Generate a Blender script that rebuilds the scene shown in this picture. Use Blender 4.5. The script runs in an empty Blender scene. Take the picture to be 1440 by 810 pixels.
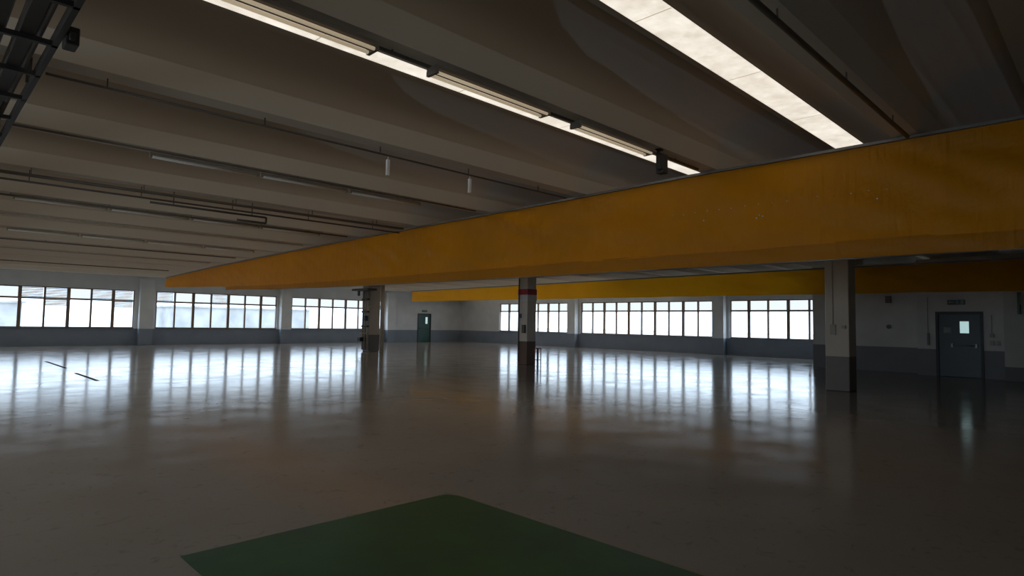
import bpy, math, random
from mathutils import Vector, Matrix, noise
random.seed(4)
sc = bpy.context.scene
COL = sc.collection

# ------------------------------------------------------------------ materials
def new_mat(name):
    m = bpy.data.materials.new(name); m.use_nodes = True
    nt = m.node_tree
    return m, nt, nt.nodes["Principled BSDF"]

def mat(name, c, rough=0.6, metal=0.0, var=0.15, scale=3.0, bump=0.0, bscale=20.0, emit=0.0, stretch=None, spec=None, transl=0.0):
    m, nt, p = new_mat(name)
    N, L = nt.nodes, nt.links
    p.inputs["Roughness"].default_value = rough
    p.inputs["Metallic"].default_value = metal
    if spec is not None: p.inputs["Specular IOR Level"].default_value = spec
    geo = N.new("ShaderNodeNewGeometry")
    src = geo.outputs["Position"]
    if stretch:
        mp = N.new("ShaderNodeMapping"); mp.inputs["Scale"].default_value = stretch
        L.new(src, mp.inputs["Vector"]); src = mp.outputs["Vector"]
    nz = N.new("ShaderNodeTexNoise"); nz.inputs["Scale"].default_value = scale; nz.inputs["Detail"].default_value = 5
    L.new(src, nz.inputs["Vector"])
    cr = N.new("ShaderNodeValToRGB")
    cr.color_ramp.elements[0].position = 0.3; cr.color_ramp.elements[1].position = 0.7
    cr.color_ramp.elements[0].color = [max(0, v*(1-var)) for v in c] + [1]
    cr.color_ramp.elements[1].color = [min(1, v*(1+var)) for v in c] + [1]
    L.new(nz.outputs["Fac"], cr.inputs["Fac"])
    L.new(cr.outputs["Color"], p.inputs["Base Color"])
    if emit:
        L.new(cr.outputs["Color"], p.inputs["Emission Color"])
        p.inputs["Emission Strength"].default_value = emit
    if bump:
        n2 = N.new("ShaderNodeTexNoise"); n2.inputs["Scale"].default_value = bscale; n2.inputs["Detail"].default_value = 4
        L.new(src, n2.inputs["Vector"])
        b = N.new("ShaderNodeBump"); b.inputs["Strength"].default_value = bump; b.inputs["Distance"].default_value = 0.02
        L.new(n2.outputs["Fac"], b.inputs["Height"]); L.new(b.outputs["Normal"], p.inputs["Normal"])
    if transl:
        tr = N.new("ShaderNodeBsdfTranslucent"); L.new(cr.outputs["Color"], tr.inputs["Color"])
        mx = N.new("ShaderNodeMixShader"); mx.inputs[0].default_value = transl
        L.new(p.outputs[0], mx.inputs[1]); L.new(tr.outputs[0], mx.inputs[2])
        L.new(mx.outputs[0], N["Material Output"].inputs["Surface"])
    return m

def dado_mat(name, top, low, zsplit, rough=0.6):
    m, nt, p = new_mat(name)
    N, L = nt.nodes, nt.links
    p.inputs["Roughness"].default_value = rough
    geo = N.new("ShaderNodeNewGeometry"); sep = N.new("ShaderNodeSeparateXYZ")
    L.new(geo.outputs["Position"], sep.inputs[0])
    gt = N.new("ShaderNodeMath"); gt.operation = 'GREATER_THAN'; gt.inputs[1].default_value = zsplit
    L.new(sep.outputs["Z"], gt.inputs[0])
    nz = N.new("ShaderNodeTexNoise"); nz.inputs["Scale"].default_value = 1.3; nz.inputs["Detail"].default_value = 6
    L.new(geo.outputs["Position"], nz.inputs["Vector"])
    mx = N.new("ShaderNodeMix"); mx.data_type = 'RGBA'
    mx.inputs[6].default_value = (*low, 1); mx.inputs[7].default_value = (*top, 1)
    L.new(gt.outputs[0], mx.inputs[0])
    m2 = N.new("ShaderNodeMix"); m2.data_type = 'RGBA'; m2.blend_type = 'MULTIPLY'; m2.inputs[0].default_value = 0.3
    L.new(mx.outputs[2], m2.inputs[6]); L.new(nz.outputs["Fac"], m2.inputs[7])
    L.new(m2.outputs[2], p.inputs["Base Color"])
    return m

M_wall = dado_mat("painted_wall", (0.93, 0.94, 0.94), (0.30, 0.35, 0.42), 0.88)
M_part = dado_mat("partition_paint", (0.72, 0.69, 0.62), (0.24, 0.24, 0.245), 0.88)
M_wall2 = dado_mat("painted_wall_low", (0.62, 0.59, 0.52), (0.19, 0.19, 0.19), 0.42)
M_col = dado_mat("painted_column", (0.70, 0.60, 0.46), (0.24, 0.21, 0.18), 0.83, 0.5)
M_coldk = dado_mat("darker_column", (0.44, 0.38, 0.30), (0.14, 0.12, 0.105), 0.83, 0.5)  # darker copy of the column colours
M_colred = dado_mat("dark_column", (0.88, 0.80, 0.68), (0.20, 0.12, 0.08), 0.85, 0.5)
M_beam = mat("girder_concrete", (0.50, 0.43, 0.34), 0.8, var=0.05, scale=0.5, bump=0.1, bscale=6)
M_frame = mat("window_frame", (0.27, 0.19, 0.14), 0.45, var=0.1)
M_blind = mat("shutter_slats", (0.7, 0.69, 0.67), 0.6, var=0.05, transl=0.4)
M_steel = mat("grey_steel", (0.22, 0.21, 0.2), 0.4, metal=0.6)
M_dark = mat("dark_metal", (0.03, 0.027, 0.024), 0.6)
M_galv = mat("galvanised_conduit", (0.14, 0.12, 0.10), 0.5, metal=0.3)
M_pipe = mat("light_pipe", (0.4, 0.35, 0.28), 0.5)
M_joint = mat("skylight_joint", (0.55, 0.48, 0.36), 0.6, emit=0.6)
M_white = mat("white_plastic", (0.8, 0.8, 0.77), 0.5, var=0.05)
M_paper = mat("paper_notice", (0.3, 0.32, 0.3), 0.7, var=0.05)
M_tube = mat("lamp_tube_glint", (1.0, 0.8, 0.55), 0.3, var=0.03, emit=0.25)  # unlit tube, weak emission stands in for light reflected along it
M_tubedim = mat("lamp_tube_unlit", (0.97, 0.92, 0.82), 0.2, var=0.02)
M_door = mat("green_door", (0.026, 0.040, 0.034), 0.4, var=0.1)
M_door2 = mat("green_door_far", (0.035, 0.11, 0.085), 0.4, var=0.1)
M_doorframe = mat("door_frame", (0.04, 0.045, 0.045), 0.5)
M_sign = mat("sign_green", (0.012, 0.06, 0.03), 0.4, var=0.05)
M_sign2 = mat("sign_green_pale", (0.10, 0.20, 0.15), 0.4, var=0.05)
M_picto = mat("sign_pictogram", (0.25, 0.28, 0.25), 0.5, var=0.05)
M_red = mat("red_paint", (0.5, 0.03, 0.05), 0.5)
M_dred = mat("dark_red_paint", (0.20, 0.025, 0.02), 0.5)
M_green = mat("green_floor_paint", (0.016, 0.075, 0.018), 0.38, var=0.2, scale=2, bump=0.05, bscale=8, spec=0.2)
M_slot = mat("floor_slot", (0.01, 0.01, 0.01), 0.8)
M_ground = mat("outside_ground", (0.66, 0.64, 0.60), 0.9, var=0.1, scale=0.2)
M_bld = mat("outside_building", (0.38, 0.38, 0.38), 0.9, var=0.25, scale=0.3)

def tint_mat():
    m = bpy.data.materials.new("tinted_pane"); m.use_nodes = True
    nt = m.node_tree; N, L = nt.nodes, nt.links
    N.remove(N["Principled BSDF"])
    t = N.new("ShaderNodeBsdfTransparent"); t.inputs[0].default_value = (0.37, 0.33, 0.29, 1)
    g = N.new("ShaderNodeBsdfGlossy"); g.inputs["Roughness"].default_value = 0.05
    mx = N.new("ShaderNodeMixShader"); mx.inputs[0].default_value = 0.04
    L.new(t.outputs[0], mx.inputs[1]); L.new(g.outputs[0], mx.inputs[2]); L.new(mx.outputs[0], N["Material Output"].inputs["Surface"])
    return m
M_tint = tint_mat()

def shell_mat():
    m, nt, p = new_mat("shell_concrete")
    N, L = nt.nodes, nt.links
    p.inputs["Roughness"].default_value = 0.85
    geo = N.new("ShaderNodeNewGeometry")
    sep = N.new("ShaderNodeSeparateXYZ"); L.new(geo.outputs["Position"], sep.inputs[0])
    def math_(op, a, b=None, clamp=False):
        n = N.new("ShaderNodeMath"); n.operation = op; n.use_clamp = clamp
        if isinstance(a, (int, float)): n.inputs[0].default_value = a
        else: L.new(a, n.inputs[0])
        if b is not None:
            if isinstance(b, (int, float)): n.inputs[1].default_value = b
            else: L.new(b, n.inputs[1])
        return n.outputs[0]
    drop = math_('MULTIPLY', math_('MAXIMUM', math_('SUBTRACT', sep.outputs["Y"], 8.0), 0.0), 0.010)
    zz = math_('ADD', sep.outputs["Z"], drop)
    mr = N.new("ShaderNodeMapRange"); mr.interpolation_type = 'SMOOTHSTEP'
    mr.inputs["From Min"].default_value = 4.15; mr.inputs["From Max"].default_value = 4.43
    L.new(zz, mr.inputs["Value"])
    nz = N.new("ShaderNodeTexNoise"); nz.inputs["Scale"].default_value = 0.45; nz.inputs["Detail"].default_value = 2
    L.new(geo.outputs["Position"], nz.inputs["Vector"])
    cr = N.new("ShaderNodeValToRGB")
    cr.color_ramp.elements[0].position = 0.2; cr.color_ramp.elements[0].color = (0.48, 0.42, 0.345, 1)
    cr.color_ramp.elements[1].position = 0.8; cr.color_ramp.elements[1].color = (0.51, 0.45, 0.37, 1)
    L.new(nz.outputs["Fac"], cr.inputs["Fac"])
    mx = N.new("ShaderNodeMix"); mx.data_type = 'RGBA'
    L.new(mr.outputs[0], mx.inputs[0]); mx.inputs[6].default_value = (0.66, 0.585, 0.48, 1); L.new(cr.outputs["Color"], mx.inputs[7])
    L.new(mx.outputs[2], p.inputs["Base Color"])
    return m
M_ceil = shell_mat()

# sky-light glazing : diffusing lit plastic
def skylight_mat():
    m, nt, p = new_mat("skylight_sheet")
    N, L = nt.nodes, nt.links
    geo = N.new("ShaderNodeNewGeometry")
    nz = N.new("ShaderNodeTexNoise"); nz.inputs["Scale"].default_value = 3; nz.inputs["Detail"].default_value = 8
    nz.inputs["Roughness"].default_value = 0.7
    L.new(geo.outputs["Position"], nz.inputs["Vector"])
    cr = N.new("ShaderNodeValToRGB")
    cr.color_ramp.elements[0].position = 0.30; cr.color_ramp.elements[0].color = (0.48, 0.425, 0.35, 1)
    cr.color_ramp.elements[1].position = 0.65; cr.color_ramp.elements[1].color = (0.70, 0.655, 0.58, 1)
    L.new(nz.outputs["Fac"], cr.inputs["Fac"])
    L.new(cr.outputs["Color"], p.inputs["Emission Color"])
    p.inputs["Base Color"].default_value = (0.7, 0.65, 0.55, 1)
    p.inputs["Emission Strength"].default_value = 1.28
    return m
M_sky = skylight_mat()

def floor_mat():
    m, nt, p = new_mat("resin_floor")
    N, L = nt.nodes, nt.links
    geo = N.new("ShaderNodeNewGeometry")
    nz = N.new("ShaderNodeTexNoise"); nz.inputs["Scale"].default_value = 0.5; nz.inputs["Detail"].default_value = 8
    L.new(geo.outputs["Position"], nz.inputs["Vector"])
    cr = N.new("ShaderNodeValToRGB")
    cr.color_ramp.elements[0].position = 0.3; cr.color_ramp.elements[0].color = (0.265, 0.235, 0.202, 1)
    cr.color_ramp.elements[1].position = 0.7; cr.color_ramp.elements[1].color = (0.305, 0.272, 0.237, 1)
    L.new(nz.outputs["Fac"], cr.inputs["Fac"])
    ns = N.new("ShaderNodeTexNoise"); ns.inputs["Scale"].default_value = 7; ns.inputs["Detail"].default_value = 10
    ns.inputs["Distortion"].default_value = 1.5
    L.new(geo.outputs["Position"], ns.inputs["Vector"])
    c2 = N.new("ShaderNodeValToRGB")
    c2.color_ramp.elements[0].position = 0.30; c2.color_ramp.elements[0].color = (0.80, 0.80, 0.80, 1)
    c2.color_ramp.elements[1].position = 0.40; c2.color_ramp.elements[1].color = (1, 1, 1, 1)
    L.new(ns.outputs["Fac"], c2.inputs["Fac"])
    mu = N.new("ShaderNodeMix"); mu.data_type = 'RGBA'; mu.blend_type = 'MULTIPLY'; mu.inputs[0].default_value = 1.0
    L.new(cr.outputs["Color"], mu.inputs[6]); L.new(c2.outputs["Color"], mu.inputs[7])
    L.new(mu.outputs[2], p.inputs["Base Color"])
    n3 = N.new("ShaderNodeTexNoise"); n3.inputs["Scale"].default_value = 1.3; n3.inputs["Detail"].default_value = 7
    L.new(geo.outputs["Position"], n3.inputs["Vector"])
    mr = N.new("ShaderNodeMapRange"); mr.inputs["From Min"].default_value = 0.3; mr.inputs["From Max"].default_value = 0.7
    mr.inputs["To Min"].default_value = 0.10; mr.inputs["To Max"].default_value = 0.18
    L.new(n3.outputs["Fac"], mr.inputs["Value"]); L.new(mr.outputs[0], p.inputs["Roughness"])
    n2 = N.new("ShaderNodeTexNoise"); n2.inputs["Scale"].default_value = 2.4; n2.inputs["Detail"].default_value = 6
    n2.inputs["Roughness"].default_value = 0.6
    L.new(geo.outputs["Position"], n2.inputs["Vector"])
    b = N.new("ShaderNodeBump"); b.inputs["Strength"].default_value = 0.20; b.inputs["Distance"].default_value = 0.014
    L.new(n2.outputs["Fac"], b.inputs["Height"]); L.new(b.outputs["Normal"], p.inputs["Normal"])
    p.inputs["IOR"].default_value = 1.30
    return m
M_floor = floor_mat()

def fabric_mat(name, c0, c1, trl):
    m, nt, p = new_mat(name)
    N, L = nt.nodes, nt.links
    geo = N.new("ShaderNodeNewGeometry")
    nz = N.new("ShaderNodeTexNoise"); nz.inputs["Scale"].default_value = 0.6; nz.inputs["Detail"].default_value = 5
    L.new(geo.outputs["Position"], nz.inputs["Vector"])
    cr = N.new("ShaderNodeValToRGB")
    cr.color_ramp.elements[0].position = 0.3; cr.color_ramp.elements[0].color = (*c0, 1)
    cr.color_ramp.elements[1].position = 0.7; cr.color_ramp.elements[1].color = (*c1, 1)
    L.new(nz.outputs["Fac"], cr.inputs["Fac"])
    L.new(cr.outputs["Color"], p.inputs["Base Color"])
    p.inputs["Roughness"].default_value = 0.45
    p.inputs["Specular IOR Level"].default_value = 0.25
    mp = N.new("ShaderNodeMapping"); mp.inputs["Scale"].default_value = (1, 1.5, 0.9); mp.inputs["Rotation"].default_value = (0.5, 0, 0)
    L.new(geo.outputs["Position"], mp.inputs["Vector"])
    n2 = N.new("ShaderNodeTexNoise"); n2.inputs["Scale"].default_value = 2.0; n2.inputs["Detail"].default_value = 4
    n2.inputs["Distortion"].default_value = 1.1
    L.new(mp.outputs["Vector"], n2.inputs["Vector"])
    mp2 = N.new("ShaderNodeMapping"); mp2.inputs["Scale"].default_value = (1, 6.0, 0.5)
    L.new(geo.outputs["Position"], mp2.inputs["Vector"])
    n4 = N.new("ShaderNodeTexNoise"); n4.inputs["Scale"].default_value = 1.6; n4.inputs["Detail"].default_value = 3
    L.new(mp2.outputs["Vector"], n4.inputs["Vector"])
    ad = N.new("ShaderNodeMath"); ad.operation = 'MULTIPLY_ADD'; ad.inputs[1].default_value = 0.9
    L.new(n4.outputs["Fac"], ad.inputs[0]); L.new(n2.outputs["Fac"], ad.inputs[2])
    b = N.new("ShaderNodeBump"); b.inputs["Strength"].default_value = 0.5; b.inputs["Distance"].default_value = 0.06
    L.new(ad.outputs[0], b.inputs["Height"]); L.new(b.outputs["Normal"], p.inputs["Normal"])
    tr = N.new("ShaderNodeBsdfTranslucent"); L.new(cr.outputs["Color"], tr.inputs["Color"])
    mx = N.new("ShaderNodeMixShader"); mx.inputs[0].default_value = trl
    out = N["Material Output"]
    L.new(p.outputs[0], mx.inputs[1]); L.new(tr.outputs[0], mx.inputs[2]); L.new(mx.outputs[0], out.inputs["Surface"])
    return m
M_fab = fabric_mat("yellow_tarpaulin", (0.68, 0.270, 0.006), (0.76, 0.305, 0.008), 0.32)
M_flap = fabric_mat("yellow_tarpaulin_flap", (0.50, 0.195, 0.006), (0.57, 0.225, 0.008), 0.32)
M_fab2 = fabric_mat("amber_tarpaulin", (0.88, 0.38, 0.010), (0.95, 0.45, 0.012), 0.62)

def glass_mat():
    m, nt, p = new_mat("door_glass_glow")
    p.inputs["Base Color"].default_value = (0.6, 0.8, 0.8, 1)
    p.inputs["Emission Color"].default_value = (0.55, 0.8, 0.8, 1)
    p.inputs["Emission Strength"].default_value = 0.6  # emission stands in for light coming through the pane
    p.inputs["Roughness"].default_value = 0.2
    return m
M_glow = glass_mat()

# ------------------------------------------------------------------ builder
class B:
    def __init__(s): s.v = []; s.f = []; s.m = []; s.sm = []
    def box(s, x0, y0, z0, x1, y1, z1, m=0):
        x0, x1 = min(x0, x1), max(x0, x1); y0, y1 = min(y0, y1), max(y0, y1); z0, z1 = min(z0, z1), max(z0, z1)
        n = len(s.v)
        s.v += [(x0,y0,z0),(x1,y0,z0),(x1,y1,z0),(x0,y1,z0),(x0,y0,z1),(x1,y0,z1),(x1,y1,z1),(x0,y1,z1)]
        for q in [(0,3,2,1),(4,5,6,7),(0,1,5,4),(1,2,6,5),(2,3,7,6),(3,0,4,7)]:
            s.f.append(tuple(n+i for i in q)); s.m.append(m); s.sm.append(False)
        return s
    def cyl(s, p0, p1, r, m=0, n=12, r1=None):
        p0, p1 = Vector(p0), Vector(p1); d = (p1-p0).normalized()
        a = d.orthogonal().normalized(); b = d.cross(a); k = len(s.v); r1 = r if r1 is None else r1
        for p, rr in ((p0, r), (p1, r1)):
            for i in range(n):
                t = 2*math.pi*i/n
                s.v.append(tuple(p + a*math.cos(t)*rr + b*math.sin(t)*rr))
        for i in range(n):
            j = (i+1) % n
            s.f.append((k+i, k+j, k+n+j, k+n+i)); s.m.append(m); s.sm.append(True)
        s.f.append(tuple(k+i for i in reversed(range(n)))); s.m.append(m); s.sm.append(False)
        s.f.append(tuple(k+n+i for i in range(n))); s.m.append(m); s.sm.append(False)
        return s
    def path(s, pts, r, m=0, n=8):
        for a, b in zip(pts[:-1], pts[1:]): s.cyl(a, b, r, m, n)
        return s
    def poly(s, pts, m=0):
        k = len(s.v); s.v += [tuple(p) for p in pts]
        s.f.append(tuple(range(k, k+len(pts)))); s.m.append(m); s.sm.append(False)
        return s
    def make(s, name, mats, parent=None, label=None, category=None, kind=None, group=None, bevel=0, origin=None):
        if not isinstance(mats, (list, tuple)): mats = [mats]
        if origin is None:
            xs = [v[0] for v in s.v]; ys = [v[1] for v in s.v]; zs = [v[2] for v in s.v]
            origin = ((min(xs)+max(xs))/2, (min(ys)+max(ys))/2, min(zs))
        o = Vector(origin)
        me = bpy.data.meshes.new(name)
        me.from_pydata([tuple(Vector(v)-o) for v in s.v], [], s.f)
        for mm in mats: me.materials.append(mm)
        for i, p in enumerate(me.polygons):
            p.material_index = s.m[i]; p.use_smooth = s.sm[i]
        me.update()
        ob = bpy.data.objects.new(name, me); COL.objects.link(ob)
        if parent is not None:
            ob.parent = parent; ob.location = o - parent.location
        else: ob.location = o
        if bevel:
            bv = ob.modifiers.new("bevel", 'BEVEL'); bv.width = bevel; bv.segments = 2; bv.limit_method = 'ANGLE'
        if label: ob["label"] = label
        if category: ob["category"] = category
        if kind: ob["kind"] = kind
        if group: ob["group"] = group
        return ob

def empty(name, loc, label=None, category=None, kind=None, group=None):
    e = bpy.data.objects.new(name, None); e.location = Vector(loc); e.empty_display_size = 0.2
    COL.objects.link(e)
    if label: e["label"] = label
    if category: e["category"] = category
    if kind: e["kind"] = kind
    if group: e["group"] = group
    return e

# ------------------------------------------------------------------ dims
YA = 37.5; XB = 31.5; X0 = -6.0; Y0 = -6.0
SILL = 0.88; WTOP = 2.93
def zoff(y): return -0.010*max(0.0, y-8.0)   # gentle fall of the roof towards the far wall

# floor
B().box(X0-0.2, Y0-0.2, -0.2, XB+0.2, YA+0.2, 0).make("floor", M_floor, kind="structure", label="glossy grey-brown resin floor of the hall", category="floor")

# ceiling : concrete Y-beams with shells, running along X
P = 2.63
H2 = P/2-0.25
SKX = {3: 11.6, 4: 11.6, 5: 9.2, 6: 9.2, 7: 9.2, 8: 9.2}     # skylights nearest the side wall, closed unseen past the yellow band against floor reflections
prof = [(-H2,4.50),(-0.93,4.49),(-0.79,4.465),(-0.65,4.425),(-0.51,4.365),(-0.38,4.28),(-0.26,4.13),(-0.14,3.90),
        (0.14,3.90),(0.26,4.13),(0.38,4.28),(0.51,4.365),(0.65,4.425),(0.79,4.465),(0.93,4.49),(H2,4.50)]
cb = B()
centers = [1.89 + P*k for k in range(-3, 14)]
centers = [c for c in centers if c < YA-0.3]
for ci, c in enumerate(centers):
    pts = []
    for (dy, z) in prof:
        y = c+dy
        if y > YA+0.2: continue
        pts.append((y, z+zoff(c)))
    if pts[-1][0] < c+H2-0.05: pts.append((YA+0.2, pts[-1][1]))
    elif c == centers[-1]: pts.append((YA+0.2, pts[-1][1]))
    pts2 = [(pts[0][0], 4.85)] + pts + [(pts[-1][0], 4.85)]
    k = len(cb.v); n = len(pts2)
    for x in (X0-0.2, XB+0.2):
        for (y, z) in pts2: cb.v.append((x, y, z))
    for i in range(n):
        j = (i+1) % n
        cb.f.append((k+i, k+j, k+n+j, k+n+i)); cb.m.append(0); cb.sm.append(1 <= i <= 6 or 10 <= i <= 15)
    cb.f.append(tuple(k+i for i in range(n))); cb.m.append(0); cb.sm.append(False)
    cb.f.append(tuple(k+n+i for i in reversed(range(n)))); cb.m.append(0); cb.sm.append(False)
    if ci < 3:   # closed bays (no skylight) near the side wall
        cb.box(X0-0.2, c+H2, 4.50, XB+0.2, c+P-H2, 4.85)
    elif ci in SKX:
        cb.box(SKX[ci], c+H2, 4.50+zoff(c+P/2), XB+0.2, c+P-H2, 4.85)
    if ci == 3:  # slightly narrower opening in the first lit bay
        cb.box(X0-0.2, 3.375, 4.50, SKX[3], c+P-H2, 4.85)
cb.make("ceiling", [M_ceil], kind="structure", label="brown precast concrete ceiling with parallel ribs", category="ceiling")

wn = 1
# skylights
for ci, c in enumerate(centers[:-1]):
    if ci < 3: continue
    y = c + P/2; zz = 4.50 + zoff(y); xe = SKX.get(ci, XB)
    y1 = 3.373 if ci == 3 else y+0.249
    b = B().box(X0, y-0.249, zz, xe-0.002, y1, zz+0.04, 0)
    x = X0 + 1.0
    while x < xe:
        b.box(x-0.006, y-0.245, zz-0.002, x+0.006, y1-0.003, zz, 1); x += 2.0
    b.make("window_%d" % wn, [M_sky, M_joint], kind="structure", label="long translucent skylight strip between ceiling ribs", category="skylight")
    wn += 1

# walls with openings
def wall(name, axis, pos, th, a0, a1, z1, openings, m, label):
    b = B()
    def bx(u0, u1, za, zb):
        if u1-u0 < 1e-4 or zb-za < 1e-4: return
        if axis == 'x': b.box(u0, pos, za, u1, pos+th, zb)
        else: b.box(pos, u0, za, pos+th, u1, zb)
    cur = a0
    for (o0, o1, za, zb) in sorted(openings):
        bx(cur, o0, 0, z1); bx(o0, o1, 0, za); bx(o0, o1, zb, z1); cur = o1
    bx(cur, a1, 0, z1)
    return b.make(name, m, kind="structure", label=label, category="wall")

WA = [(-5.5, 1.05), (2.05, 8.8), (9.82, 16.58), (17.54, 24.3)]
WB = [(6.0, 15.1), (16.07, 25.3), (26.3, 33.0)]
wall("wall_left", 'x', YA, 0.2, X0-0.2, XB+0.2, 4.85, [(a, b, SILL, WTOP) for a, b in WA] + [(27.35, 28.6, 0, 2.12)], M_wall, "long white wall with grey dado and window bands")
wall("wall_far", 'y', XB, 0.2, Y0-0.2, YA, 4.85, [(a, b, SILL, WTOP) for a, b in WB], M_wall, "white wall with grey dado and window bands")
WL = [(0, 8), (12, 20)]  # unseen window openings, added to bring light onto the band front
WR = []
wall("wall_back", 'y', X0-0.2, 0.2, Y0-0.2, YA, 4.85, [(a, b, 1.0, 2.9) for a, b in WL], M_wall, "white wall with grey dado behind the viewpoint")
wall("wall_right", 'x', Y0-0.2, 0.2, X0, XB, 4.85, [(a, b, 1.0, 2.9) for a, b in WR], M_wall, "white side wall with grey dado")

# partition volume beside the far wall
wall("wall_partition_side", 'x', 8.5, 0.2, 25.2, XB, 3.88, [], M_part, "white side of the enclosed room")
wall("wall_partition_front", 'y', 25.2, 0.2, 5.05, 8.5, 3.88, [], M_part, "white partition wall with grey dado")
wall("wall_partition_return", 'x', 4.85, 0.2, 24.5, 25.4, 3.88, [], M_part, "short return of the partition wall")
wall("wall_partition_door", 'y', 24.3, 0.2, 2.71, 5.05, 3.88, [(3.26, 4.53, 0, 2.12)], M_part, "white partition wall holding the green door")
wall("wall_partition_end", 'y', 23.95, 0.55, Y0, 2.71, 3.88, [], M_wall2, "white partition wall end with low grey base")

# windows
def window(axis, pos, a0, a1, n, label, blinds=()):
    global wn
    c = (a0+a1)/2
    loc = (c, pos+0.1, SILL) if axis == 'x' else (pos+0.1, c, SILL)
    e = empty("window_%d" % wn, loc, label, "window", "structure"); wn += 1
    def bx(b, u0, u1, za, zb, d0=0.06, d1=0.14, m=0):
        if axis == 'x': b.box(u0, pos+d0, za, u1, pos+d1, zb, m)
        else: b.box(pos+d0, u0, za, pos+d1, u1, zb, m)
    g = 0.003
    fr = B(); w = 0.055
    bx(fr, a0+g, a1-g, SILL+g, SILL+w); bx(fr, a0+g, a1-g, WTOP-w, WTOP-g)
    tz = SILL + (WTOP-SILL)*0.72
    st = (a1-a0)/n
    for i in range(n+1):
        u = a0 + st*i
        ww = 0.07 if i % 2 == 0 else 0.042
        u0, u1 = max(a0+g, u-ww), min(a1-g, u+ww)
        bx(fr, u0, u1, SILL+w, WTOP-w, 0.05, 0.15)
    for i in range(n):
        u = a0+st*i
        bx(fr, u+0.04, u+st-0.04, tz-0.045, tz+0.045)
        bx(fr, u+0.04, u+st-0.04, SILL+w, SILL+w+0.025, 0.07, 0.13)
    fr.make("window_frame", M_frame, parent=e)
    sl = B(); bx(sl, a0+g, a1-g, SILL, SILL+0.03, -0.06, 0.05)
    sl.make("window_sill", M_steel, parent=e)
    up = B(); bl_i = [i for i, _ in blinds]
    for i in range(n):
        if i in bl_i: continue
        u = a0+st*i
        if axis == 'x': up.poly([(u+0.03, pos+0.1, tz+0.03), (u+st-0.03, pos+0.1, tz+0.03), (u+st-0.03, pos+0.1, WTOP-w+0.01), (u+0.03, pos+0.1, WTOP-w+0.01)])
        else: up.poly([(pos+0.1, u+0.03, tz+0.03), (pos+0.1, u+st-0.03, tz+0.03), (pos+0.1, u+st-0.03, WTOP-w+0.01), (pos+0.1, u+0.03, WTOP-w+0.01)])
    up.make("upper_pane", M_tint, parent=e, label="slightly tinted upper glass row")
    if blinds:
        bl = B()
        for (i, frac) in blinds:
            u = a0+st*i; zb = WTOP - (WTOP-SILL)*frac
            z = WTOP-0.06
            while z > zb:
                bx(bl, u+0.05, u+st-0.05, z-0.062, z, 0.16, 0.17); z -= 0.08
        bl.make("shutter", M_blind, parent=e, label="partly lowered light grey slatted roller shutter")
window('x', YA, -5.5, 1.05, 7, "dark framed band of window panes")
window('x', YA, 2.05, 8.8, 7, "dark framed window band with partly lowered shutters", [(2,.28),(3,.42),(5,.28),(6,.42)])
window('x', YA, 9.82, 16.58, 7, "dark framed window band with shutter slats at the top", [(0,.28),(3,.28)])
window('x', YA, 17.54, 24.3, 7, "dark framed window band beside steel column")
window('y', XB, 6.0, 15.1, 9, "dark framed window band beside the enclosed room")
window('y', XB, 16.07, 25.3, 10, "dark framed window band between two pilasters")
window('y', XB, 26.3, 33.0, 7, "dark framed window band close to the hall corner")

# pilasters
def pilaster(x0, y0, x1, y1, lab):
    B().box(x0, y0, 0, x1, y1, 3.54).make("pilaster", M_wall, label=lab, category="pilaster", group="wall pilasters", bevel=0.01)
for cx in (1.55, 9.3, 17.05, 24.8):
    pilaster(cx-0.33, YA-0.4, cx+0.33, YA-0.002, "white concrete pilaster with grey base between window bands")
for cy in (15.6, 25.8):
    pilaster(XB-0.4, cy-0.33, XB-0.002, cy+0.33, "white concrete pilaster with grey base between window bands")

# ------------------------------------------------------------------ free columns
def column(y, x=16.35, w=0.27, m=M_col, lab="", name="column", fittings=None):
    e = empty(name, (x, y, 0), lab, "column", group="row of hall columns")
    B().box(x-w, y-w, 0, x+w, y+w, 3.38).make("shaft", m, parent=e, bevel=0.02)
    cap = B().box(x-w-0.06, y-w-0.06, 3.2, x+w+0.06, y+w+0.06, 3.39)
    cap.make("bracket", M_steel, parent=e, bevel=0.01)
    if fittings: fittings(e, x, y, w)
    return e
def fit1(e, x, y, w):
    b = B().box(x-w-0.05, y+0.02, 1.35, x-w-0.001, y+0.14, 1.6).box(x-w-0.04, y-0.2, 1.5, x-w-0.001, y-0.12, 1.58)
    b.make("switch_box", M_pipe, parent=e)
    B().path([(x-w-0.02, y+0.08, 1.6), (x-w-0.02, y+0.08, 3.2)], 0.008).make("conduit", M_pipe, parent=e)
def fit2(e, x, y, w):
    B().box(x-w-0.012, y-w-0.012, 2.55, x+w+0.012, y+w+0.012, 2.76).make("red_band", M_red, parent=e, label="red painted band around column")
    B().box(x-w-0.01, y-w-0.01, 2.32, x+w+0.01, y+w+0.01, 2.549).make("white_band", M_white, parent=e, label="white painted band below the red one")
    B().box(x-w-0.08, y-w+0.06, 1.15, x-w-0.001, y-w+0.2, 1.45).box(x-w-0.06, y+0.05, 1.7, x-w-0.001, y+0.15, 1.85).make("switch_box", M_galv, parent=e)
    B().path([(x-w-0.04, y+0.16, 0.1), (x-w-0.04, y+0.16, 3.2)], 0.022).make("conduit", M_galv, parent=e)
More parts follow.
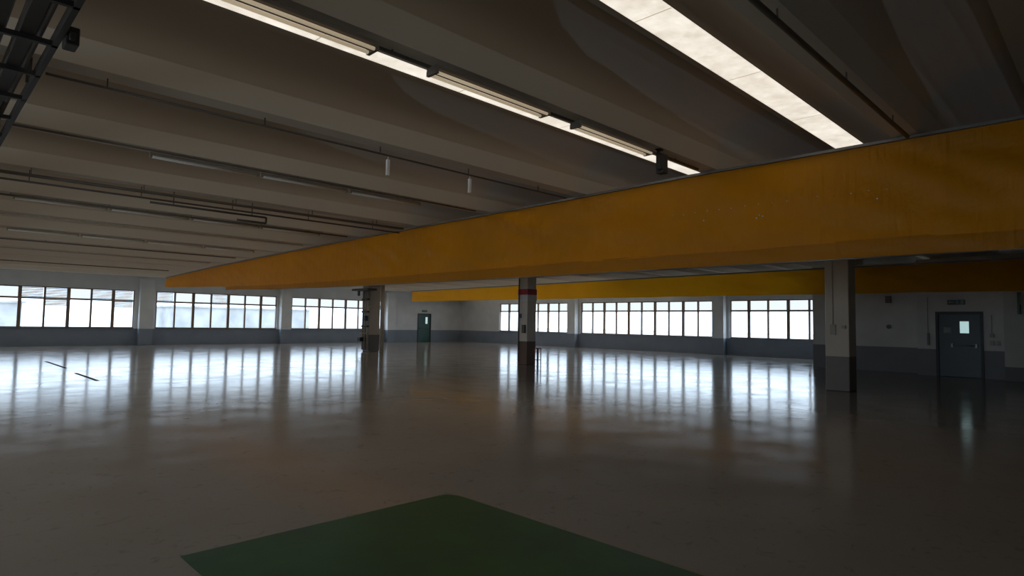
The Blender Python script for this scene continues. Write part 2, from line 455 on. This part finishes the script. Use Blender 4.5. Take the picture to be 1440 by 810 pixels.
def fit3(e, x, y, w):
    b = B()
    for dy, rr in ((-0.24, .04), (0.02, .03), (0.2, .045)): b.cyl((x-w-0.07, y+dy, 0.1), (x-w-0.07, y+dy, 3.3), rr)
    b.cyl((x+0.12, y-w-0.45, 0.0), (x+0.12, y-w-0.45, 3.3), 0.10)
    b.cyl((x-w-0.07, y-0.24, 2.2), (x+0.1, y-w-0.45, 2.2), 0.03)
    b.cyl((x-w-0.07, y-0.24, 0.9), (x-w-0.07, y+0.45, 0.9), 0.03)
    b.make("pipe", M_pipe, parent=e)
    b = B().box(x-w-0.5, y-w-0.6, 2.95, x-w-0.02, y+w+0.3, 3.05).box(x-w-0.5, y-0.05, 2.7, x-w-0.42, y+0.05, 2.95)
    for z in (1.2, 1.9, 2.5): b.box(x-w-0.14, y-0.28, z, x-w-0.02, y+0.25, z+0.08)
    b.box(x-w-0.3, y+0.05, 0.5, x-w-0.1, y+0.3, 0.7).box(x-w-0.25, y-0.3, 1.5, x-w-0.1, y-0.05, 1.75)
    b.make("clamp", M_dark, parent=e)
column(5.0, lab="cream concrete column with dark grey painted base", fittings=fit1)
column(15.65, w=0.235, m=M_colred, lab="pale column with dark brown base and red band near its top", fittings=fit2)
column(26.2, w=0.29, m=M_coldk, lab="darker column wrapped by vertical pipes and steel brackets", fittings=fit3)
B().box(16.05, Y0, 3.4, 16.65, YA-0.45, 3.58).make("girder", M_beam, label="concrete girder resting across the column row", category="beam")

# red stand beside the middle column
sx, sy = 16.25, 15.0
e = empty("hose_stand", (sx, sy, 0), "small dark red metal stand beside the middle column", "stand")
b = B()
for dx in (-0.07, 0.07):
    for dy in (-0.09, 0.09): b.box(sx+dx-0.012, sy+dy-0.012, 0, sx+dx+0.012, sy+dy+0.012, 0.62)
b.box(sx-0.085, sy-0.105, 0.6, sx+0.085, sy+0.105, 0.63).box(sx-0.085, sy-0.105, 0.2, sx+0.085, sy+0.105, 0.22)
b.make("frame", M_dred, parent=e)

# ------------------------------------------------------------------ yellow bands
def interp(tab, y):
    if y <= tab[0][0]: return tab[0][1]
    for (a, va), (c, vc) in zip(tab[:-1], tab[1:]):
        if y <= c: return va + (vc-va)*(y-a)/(c-a)
    return tab[-1][1]
def sheet_dx(y, t, amp, seed):
    fall = 1 - 0.85*min(1, max(0, (y-6)/12))
    dx = amp*fall*(noise.noise(Vector((y*0.5, t*1.3, seed))) + 0.6*noise.noise(Vector((y*1.5+t*1.5, t*2.2, seed+7)))
              + 0.55*(1-abs(noise.noise(Vector((y*1.2+t*2.2, t*1.8, seed+3))))*3) + 0.2*noise.noise(Vector((y*5-t*4, t*5, seed+9))))
    return dx * (min(1, t*3) if t < 0.85 else max(0.15, (1-t)/0.15))
def sheet(name, X, ya, yb, topf, botf, rows, parent, amp, seed, curve=None, m=M_fab):
    n = int((yb-ya)/0.08); b = B()
    for i in range(n+1):
        y = ya+(yb-ya)*i/n
        zt, zb = topf(y), botf(y)
        for j in range(rows+1):
            t = j/rows
            z = zt+(zb-zt)*t
            dz = 0.015*noise.noise(Vector((y*0.9, seed, 2)))*t
            b.v.append((X+sheet_dx(y, t, amp, seed)+(curve(t) if curve else 0), y, z+dz))
    for i in range(n):
        for j in range(rows):
            a = i*(rows+1)+j
            b.f.append((a, a+1, a+rows+2, a+rows+1)); b.m.append(0); b.sm.append(True)
    return b.make(name, m, parent=parent)
XC = 8.7
top_t = [(-3,3.93),(4.8,3.91),(7.8,3.86),(14.8,3.79),(19.1,3.72),(25.5,3.59),(31,3.44),(31.9,3.40)]
bot_t = [(-3,2.40),(7.8,2.40),(14.8,2.43),(19.1,2.48),(23.7,2.58)]
fold_t = [(-3,2.63),(7.8,2.63),(14.8,2.62),(19.1,2.63),(23.7,2.70),(31,2.90),(31.9,2.95)]
topc = lambda y: interp(top_t, y)-0.06
e = empty("tarpaulin_band", (XC, 14, 2.4), "long hanging yellow-orange tarpaulin band with lower flap", "curtain")
c1 = lambda t: -0.08*t
AM = 0.08
sheet("upper_sheet", XC, -3, 31.7, topc, lambda y: interp(fold_t, y)-0.01, 18, e, AM, 1.3, curve=c1)
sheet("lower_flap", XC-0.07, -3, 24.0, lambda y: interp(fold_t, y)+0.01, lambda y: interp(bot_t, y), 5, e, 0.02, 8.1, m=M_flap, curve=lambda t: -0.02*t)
# bright eyelets along the sheet
b = B()
def eyelet(y, z, r):
    zt, zb = topc(y), interp(fold_t, y)-0.01
    t = (zt-z)/(zt-zb)
    x = XC+sheet_dx(y, t, AM, 1.3)+c1(t)
    b.cyl((x-0.012, y, z), (x+0.002, y, z), r, 0, 8)
for i in range(16): eyelet(2.1+0.2*i, 3.26+0.01*math.sin(i*1.7), 0.006)
for (y, z) in ((3.63, 3.08), (3.68, 3.10), (3.72, 3.06), (4.55, 3.12), (2.2, 3.15)): eyelet(y, z, 0.010)
b.make("eyelet_row", M_white, parent=e, kind="stuff", label="tiny bright eyelets and pinholes")
b = B()
ys = [-3, 1, 4.8, 7.8, 11, 14.8, 19.1, 25.5, 31.7]
for a, c in zip(ys[:-1], ys[1:]):
    za, zc = topc(a), topc(c)
    k = len(b.v)
    for y, z in ((a, za), (c, zc)):
        b.v += [(XC-0.05, y, z-0.01), (XC+0.06, y, z-0.01), (XC+0.06, y, z+0.025), (XC-0.05, y, z+0.025)]
    for i in range(4):
        j = (i+1) % 4
        b.f.append((k+i, k+j, k+4+j, k+4+i)); b.m.append(0); b.sm.append(False)
b.make("rail", M_steel, parent=e, label="thin grey steel top rail")
b = B()
for a, c in zip(ys[:-1], ys[1:]):
    if a > 23: continue
    c2 = min(c, 24)
    b.cyl((XC-0.08, a, interp(bot_t, a)), (XC-0.08, c2, interp(bot_t, c2)), 0.012)
b.make("hem_bar", M_steel, parent=e)
e = empty("tarpaulin_band", (23.5, 15, 2.70), "amber tarpaulin band hanging close to the windows", "curtain")
f2 = lambda y: 3.68-0.004*max(0, y)-0.004*max(0, y-10)
sheet("upper_sheet", 23.5, -3, 32.9, f2, lambda y: 2.71+0.003*y, 10, e, 0.12, 4.4, m=M_fab2)
b = B()
for a, c in ((-3, 10), (10, 32.9)):
    k = len(b.v)
    for y in (a, c):
        z = f2(y); b.v += [(23.46, y, z-0.02), (23.54, y, z-0.02), (23.54, y, z+0.03), (23.46, y, z+0.03)]
    for i in range(4):
        j = (i+1) % 4
        b.f.append((k+i, k+j, k+4+j, k+4+i)); b.m.append(0); b.sm.append(False)
b.make("rail", M_steel, parent=e)

# ------------------------------------------------------------------ doors
def door_y(name, x, y0, y1, h, lab):   # door in wall facing -X
    e = empty(name, (x, (y0+y1)/2, 0), lab, "door", "structure")
    g = 0.004
    B().box(x-0.03, y0+g, 0, x+0.12, y0+0.08, h-g).box(x-0.03, y1-0.08, 0, x+0.12, y1-g, h-g).box(x-0.03, y0+0.08, h-0.08, x+0.12, y1-0.08, h-g).make("door_frame", M_doorframe, parent=e)
    b = B()
    wy0, wy1, wz0, wz1 = (y0+y1)/2-0.26, (y0+y1)/2-0.02, 1.42, 1.8
    b.box(x+0.02, y0+0.085, 0.01, x+0.07, wy0, h-0.085).box(x+0.02, wy1, 0.01, x+0.07, y1-0.085, h-0.085)
    b.box(x+0.02, wy0, 0.01, x+0.07, wy1, wz0).box(x+0.02, wy0, wz1, x+0.07, wy1, h-0.085)
    b.make("door_leaf", M_door, parent=e)
    B().box(x+0.03, wy0, wz0, x+0.05, wy1, wz1).make("door_glazing", M_glow, parent=e, label="small pale vision pane")
    B().box(x+0.012, y1-0.42, 1.42, x+0.018, y1-0.22, 1.6).make("notice", M_paper, parent=e)
    b = B().cyl((x-0.05, y0+0.2, 1.02), (x-0.05, y1-0.45, 1.02), 0.018).box(x-0.06, y0+0.16, 0.96, x+0.02, y0+0.22, 1.08).box(x-0.06, y1-0.48, 0.96, x+0.02, y1-0.42, 1.08)
    b.make("push_bar", M_steel, parent=e)
door_y("door_1", 24.3, 3.26, 4.53, 2.12, "dark green metal door with small vision pane and push bar")
# far door facing -Y
e = empty("door_2", (27.97, YA, 0), "dark green metal door near the hall corner", "door", "structure")
B().box(27.354, YA-0.03, 0, 27.43, YA+0.12, 2.116).box(28.52, YA-0.03, 0, 28.596, YA+0.12, 2.116).box(27.43, YA-0.03, 2.04, 28.52, YA+0.12, 2.116).make("door_frame", M_doorframe, parent=e)
B().box(27.435, YA+0.02, 0.01, 28.1, YA+0.07, 2.035).box(28.1, YA+0.02, 0.01, 28.3, YA+0.07, 1.35).box(28.1, YA+0.02, 1.85, 28.3, YA+0.07, 2.035).box(28.3, YA+0.02, 0.01, 28.515, YA+0.07, 2.035).make("door_leaf", M_door2, parent=e)
B().box(28.1, YA+0.03, 1.35, 28.3, YA+0.05, 1.85).make("door_glazing", M_glow, parent=e, label="small pale vision pane")
B().cyl((27.6, YA-0.04, 1.02), (28.3, YA-0.04, 1.02), 0.018).box(27.57, YA-0.05, 0.97, 27.62, YA+0.02, 1.07).box(28.28, YA-0.05, 0.97, 28.33, YA+0.02, 1.07).make("push_bar", M_steel, parent=e)
B().box(24.43, 3.27, 0.0, 24.49, 4.52, 2.11).make("trim_1", M_doorframe, kind="structure", label="dark door reveal", category="trim")
B().box(27.36, YA+0.14, 0.0, 28.59, YA+0.19, 2.11).make("trim_2", M_doorframe, kind="structure", label="dark door reveal", category="trim")

# exit signs
def sign_y(x, yc, zc, w, h, lab):
    e = empty("exit_sign", (x, yc, zc-h/2), lab, "sign")
    B().box(x-0.03, yc-w/2, zc-h/2, x-0.001, yc+w/2, zc+h/2).make("panel", M_sign, parent=e, bevel=0.004)
    s = h; xx = x-0.034
    b = B().box(xx, yc+0.4*s, zc-0.06*s, xx+0.003, yc+1.0*s, zc+0.06*s)
    b.poly([(xx, yc+1.0*s, zc+0.22*s), (xx, yc+1.0*s, zc-0.22*s), (xx, yc+1.3*s, zc)])
    b.make("arrow", M_picto, parent=e)
    B().box(xx, yc-1.2*s, zc-0.36*s, xx+0.003, yc-0.75*s, zc+0.36*s).make("doorway_symbol", M_picto, parent=e)
    b = B().box(xx, yc-0.25*s, zc+0.22*s, xx+0.003, yc-0.1*s, zc+0.36*s)
    b.poly([(xx, yc-0.05*s, zc+0.2*s), (xx, yc-0.3*s, zc+0.16*s), (xx, yc-0.32*s, zc-0.08*s), (xx, yc-0.12*s, zc-0.1*s)])
    b.poly([(xx, yc-0.12*s, zc-0.1*s), (xx, yc-0.25*s, zc-0.1*s), (xx, yc-0.05*s, zc-0.36*s), (xx, yc+0.1*s, zc-0.36*s)])
    b.poly([(xx, yc-0.2*s, zc-0.1*s), (xx, yc-0.32*s, zc-0.08*s), (xx, yc-0.55*s, zc-0.34*s), (xx, yc-0.42*s, zc-0.36*s)])
    b.make("running_figure", M_picto, parent=e)
sign_y(24.3, 3.95, 2.42, 0.48, 0.16, "green exit sign with running figure above the door")
e = empty("exit_sign", (27.97, YA-0.03, 2.25), "small green exit sign above the far door", "sign")
B().box(27.74, YA-0.03, 2.23, 28.2, YA-0.001, 2.37).make("panel", M_sign2, parent=e)
B().box(27.8, YA-0.034, 2.29, 27.95, YA-0.031, 2.31).make("arrow", M_picto, parent=e)
B().box(28.0, YA-0.034, 2.24, 28.1, YA-0.031, 2.36).make("doorway_symbol", M_picto, parent=e)
# projecting sign near the end wall
e = empty("hanging_sign", (23.7, 2.3, 2.05), "double-sided green and white exit lamp on bracket", "sign")
B().box(23.55, 2.28, 2.02, 23.85, 2.34, 2.68).make("panel", M_sign, parent=e, bevel=0.005)
B().box(23.58, 2.275, 2.30, 23.82, 2.345, 2.64).make("pictogram", M_white, parent=e)
B().box(23.85, 2.29, 2.5, 23.95, 2.33, 2.54).make("bracket", M_steel, parent=e)

# wall fittings on the partition
def fitting(name, cat, lab, b, m): b.make(name, m, label=lab, category=cat)
fitting("wall_clock_dial", "dial", "small dark round dial fixed on white partition", B().cyl((25.2, 6.1, 1.6), (25.15, 6.1, 1.6), 0.075, 0, 20), M_galv)
fitting("switch_panel", "switch", "small grey switch boxes beside the green door",
        B().box(24.24, 3.0, 1.05, 24.299, 3.1, 1.2).box(24.24, 3.0, 1.3, 24.299, 3.1, 1.42).box(24.24, 2.85, 1.05, 24.299, 2.93, 1.2).cyl((24.28, 3.05, 1.42), (24.28, 3.05, 2.0), 0.008), M_pipe)
fitting("call_box", "box", "small dark wall box with cable on white wall",
        B().box(24.24, 4.7, 1.0, 24.299, 4.76, 1.4).cyl((24.285, 4.74, 1.4), (24.285, 4.74, 2.6), 0.006), M_galv)
fitting("loudspeaker", "speaker", "small dark loudspeaker on a bracket on white partition",
        B().box(25.0, 6.0, 2.45, 25.14, 6.16, 2.7).box(25.14, 6.06, 2.55, 25.199, 6.1, 2.6), M_galv)

# ------------------------------------------------------------------ ceiling services
def ribz(k): return 3.90 + zoff(1.89+P*k)
def riby(k): return 1.89+P*k
def lamp(x0, y, z, L=1.55, tm=M_tube, w=0.07, stub=None, hm=M_galv):
    e = empty("fluorescent_lamp", (x0+L/2, y, z), "long twin-tube fluorescent lamp on dark housing under a rib", "lamp", group="ceiling fluorescent lamps")
    b = B().box(x0, y-w, z+0.03, x0+L, y+w, z+0.06).box(x0, y-w-.005, z-0.015, x0+0.03, y+w+.005, z+0.03).box(x0+L-0.03, y-w-.005, z-0.015, x0+L, y+w+.005, z+0.03)
    if stub:
        for xx in (x0+0.3, x0+L-0.3): b.box(xx-0.012, y-0.012, z+0.06, xx+0.012, y+0.012, z+stub)
    b.make("housing", hm, parent=e)
    for dy in (-w*0.7, w*0.7):
        B().cyl((x0+0.03, y+dy, z), (x0+L-0.03, y+dy, z), 0.016).make("tube", tm, parent=e)
    return e
def copy_thing(e, loc):
    n = e.copy(); n.location = loc; COL.objects.link(n)
    for c in e.children:
        k = c.copy(); k.parent = n; COL.objects.link(k)
    return n
LY = 4.41; LZ = 3.76
l0 = lamp(1.15, LY, LZ)
for x in (3.3, 5.35): copy_thing(l0, Vector((x+0.775, LY, LZ)))
l1 = lamp(2.4, riby(3)+0.05, ribz(3)-0.08, tm=M_tubedim, w=0.026, stub=0.078, hm=M_pipe)
def lamps(src, k, xs):
    for x in xs: copy_thing(src, Vector((x+0.775, riby(k)+0.05, ribz(k)-0.08)))
lamps(l1, 3, [4.0, 5.6])
lamps(l1, 5, [1.4, 3.0, 4.6, 6.2])
lamps(l1, 7, [1.8, 3.4, 5.0, 6.6])
for k in (0, 2, 4, 6): lamps(l1, k, [11.5, 14.0, 18.0, 21.0])

def run(name, x0, x1, y, z, r, m, lab, cat="pipe", top=None):
    b = B().cyl((x0, y, z), (x1, y, z), r, 0, 8)
    if top:
        x = x0+0.5
        while x < x1:
            b.box(x-0.006, y-0.006, z, x+0.006, y+0.006, top-0.003); x += 1.6
    b.make(name, m, label=lab, category=cat)
run("conduit_rail", 0.85, 8.4, 4.52, 3.865, 0.018, M_galv, "dark lamp mounting rail along a ceiling rib", "rail", 3.90)
run("conduit", 0.85, 8.5, 7.2, 3.80, 0.014, M_galv, "thin dark conduit along a ceiling rib", "pipe", 3.90)
run("conduit", 0.85, 8.5, riby(3)-0.09, ribz(3)-0.025, 0.014, M_galv, "dark conduit along a ceiling rib", "pipe", ribz(3))
run("pipe", 0.85, 8.4, 1.80, 3.80, 0.024, M_galv, "dark slim pipe below a ceiling rib", "pipe", 3.90)
run("pipe", 0.85, 8.5, riby(4)-0.08, ribz(4)-0.12, 0.028, M_galv, "thick dark pipe below a ceiling rib", "pipe", ribz(4))
run("pipe", 0.85, 8.5, riby(4)+0.09, ribz(4)-0.2, 0.018, M_galv, "dark pipe below a ceiling rib", "pipe", ribz(4))
b = B().path([(3.2, riby(4)+0.5, 3.66), (5.4, riby(4)+0.5, 3.66), (5.4, riby(4)+0.5, 3.54), (4.8, riby(4)+0.5, 3.54)], 0.022)
for x in (3.6, 5.1): b.box(x-0.008, riby(4)+0.492, 3.66, x+0.008, riby(4)+0.508, 4.28)
b.make("pipe", M_galv, label="bent suspended pipe with short return", category="pipe")
for k in (5, 6, 8, 9, 11):
    run("pipe", 0.85, 8.5, riby(k)-0.08, ribz(k)-0.05, 0.020, M_pipe if k in (6, 9) else M_galv, "long straight pipe below a ceiling rib", "pipe", ribz(k))
# hanging white tags
for x in (4.68, 6.18):
    B().box(x-0.02, 7.18, 3.52, x+0.02, 7.22, 3.74).cyl((x, 7.2, 3.74), (x, 7.2, 3.785), 0.005).make("sensor", M_white, label="small white rod hanging from thin conduit", category="sensor", group="hanging white rods")
# floodlight on the lamp rail
e = empty("floodlight", (7.2, 4.5, 3.55), "black floodlight clamped to a ceiling rib", "lamp")
B().box(7.1, 4.36, 3.60, 7.28, 4.44, 3.82).box(7.13, 4.34, 3.55, 7.25, 4.46, 3.60).make("head", M_dark, parent=e, bevel=0.01)
B().box(7.17, 4.44, 3.7, 7.21, 4.47, 3.897).box(7.14, 4.41, 3.88, 7.24, 4.47, 3.897).make("bracket", M_dark, parent=e)

# cable tray crossing ribs near the camera
TX = -0.04
e = empty("cable_tray", (0.36, 8, 3.6), "dark steel cable tray with cables below the ribs", "cable tray")
def slope(b):
    b.v = [(v[0]+TX, v[1], v[2]+zoff(v[1])) for v in b.v]; return b
b = B()
for (ya, yb) in ((1.5, 8.0), (8.0, 30.0)):
    for xs in (0.0, 0.2, 0.38, 0.56): b.box(xs, ya, 3.64, xs+0.09, yb, 3.66)
    b.box(0.76, ya, 3.60, 0.8, yb, 3.69).box(0.0, ya, 3.60, 0.04, yb, 3.70)
for i in range(34): b.box(0.0, 1.6+0.85*i, 3.60, 0.8, 1.64+0.85*i, 3.64)
for k in range(0, 11): b.box(0.74, riby(k)-0.02, 3.66, 0.78, riby(k)+0.02, 3.897).box(0.02, riby(k)-0.02, 3.66, 0.06, riby(k)+0.02, 3.897)
slope(b).make("tray", M_dark, parent=e)
b = B()
for i in range(6):
    for (ya, yb) in ((1.5, 8.0), (8.0, 30.0)): b.cyl((0.13+0.11*i, ya, 3.69), (0.13+0.11*i, yb, 3.69), 0.03, 0, 8)
slope(b).make("cable", M_galv, parent=e)
b = B().box(0.803, 5.55, 3.54, 0.89, 5.72, 3.68).box(0.803, 5.6, 3.68, 0.825, 5.63, 3.73).box(0.82, 5.5, 3.56, 0.86, 5.55, 3.62)
slope(b).make("junction_box", M_dark, parent=e, bevel=0.01)

# ------------------------------------------------------------------ floor items
z = 0.004
pts = [(1.32, -1), (3.5, -1), (3.5, 4.13), (3.44, 4.25), (1.32, 4.25)]
b = B(); k = len(pts)
b.v = [(x, y, 0.0) for x, y in pts] + [(x, y, z) for x, y in pts]
b.f = [tuple(range(k, 2*k)), tuple(reversed(range(k)))] + [(i, (i+1) % k, k+(i+1) % k, k+i) for i in range(k)]
b.m = [0]*len(b.f); b.sm = [False]*len(b.f)
b.make("floor_marking", M_green, label="dark green painted rectangle on the resin floor", category="floor marking")
for (x, ya, yb) in ((3.42, 21.6, 25.0), (3.32, 17.0, 19.6)):
    B().box(x-0.04, ya, 0.0, x+0.04, yb, 0.004).make("floor_slot", M_slot, label="narrow dark slot line in the floor", category="drain slot", group="floor slots")

# ------------------------------------------------------------------ outside
B().box(-150, -150, -0.6, 200, 200, -0.4).make("ground", M_ground, label="pale paved ground outside the windows", category="ground", kind="structure")
for (x0, y0, x1, y1, h) in ((-5, 110, 12, 120, 3.2), (34, 120, 60, 132, 3.4), (125, 12, 135, 38, 3.0)):
    b = B().box(x0, y0, -0.4, x1, y1, h).box(x0-0.4, y0-0.4, h, x1+0.4, y1+0.4, h+0.3)
    b.make("building", M_bld, label="pale low building outside the windows", category="building")

# ------------------------------------------------------------------ world + lights
w = bpy.data.worlds.new("World"); sc.world = w; w.use_nodes = True
bg = w.node_tree.nodes["Background"]
bg.inputs[0].default_value = (0.66, 0.82, 1.0, 1); bg.inputs[1].default_value = 3.4

def portal(loc, rot, sx, sy):
    l = bpy.data.lights.new("portal", 'AREA'); l.shape = 'RECTANGLE'; l.size = sx; l.size_y = sy
    l.cycles.is_portal = True
    o = bpy.data.objects.new("window_portal", l); o.location = loc; o.rotation_euler = rot; COL.objects.link(o)
hz = (SILL+WTOP)/2; hh = WTOP-SILL
for a, c in WA: portal(((a+c)/2, YA+0.25, hz), (math.radians(-90), 0, 0), c-a, hh)
for a, c in WB: portal((XB+0.25, (a+c)/2, hz), (math.radians(90), 0, math.radians(90)), c-a, hh)
for a, c in WL: portal((X0-0.25, (a+c)/2, 1.95), (math.radians(90), 0, math.radians(-90)), c-a, 1.9)

# ------------------------------------------------------------------ camera
cam = bpy.data.cameras.new("camera"); co = bpy.data.objects.new("camera", cam); COL.objects.link(co)
cam.sensor_width = 36; cam.lens = 862/1440*36; cam.clip_end = 500
a = math.radians(45.2); p = math.radians(3.29); r = math.radians(0.95)
fwd = Vector((math.cos(a)*math.cos(p), math.sin(a)*math.cos(p), math.sin(p)))
rt0 = Vector((math.sin(a), -math.cos(a), 0)); up0 = rt0.cross(fwd)
rt = rt0*math.cos(r) + up0*math.sin(r); up = up0*math.cos(r) - rt0*math.sin(r)
M = Matrix((rt, up, -fwd)).transposed().to_4x4(); M.translation = Vector((0, 0, 1.5))
co.matrix_world = M
sc.camera = co
sc.view_settings.view_transform = 'Standard'
sc.view_settings.exposure = 0.15
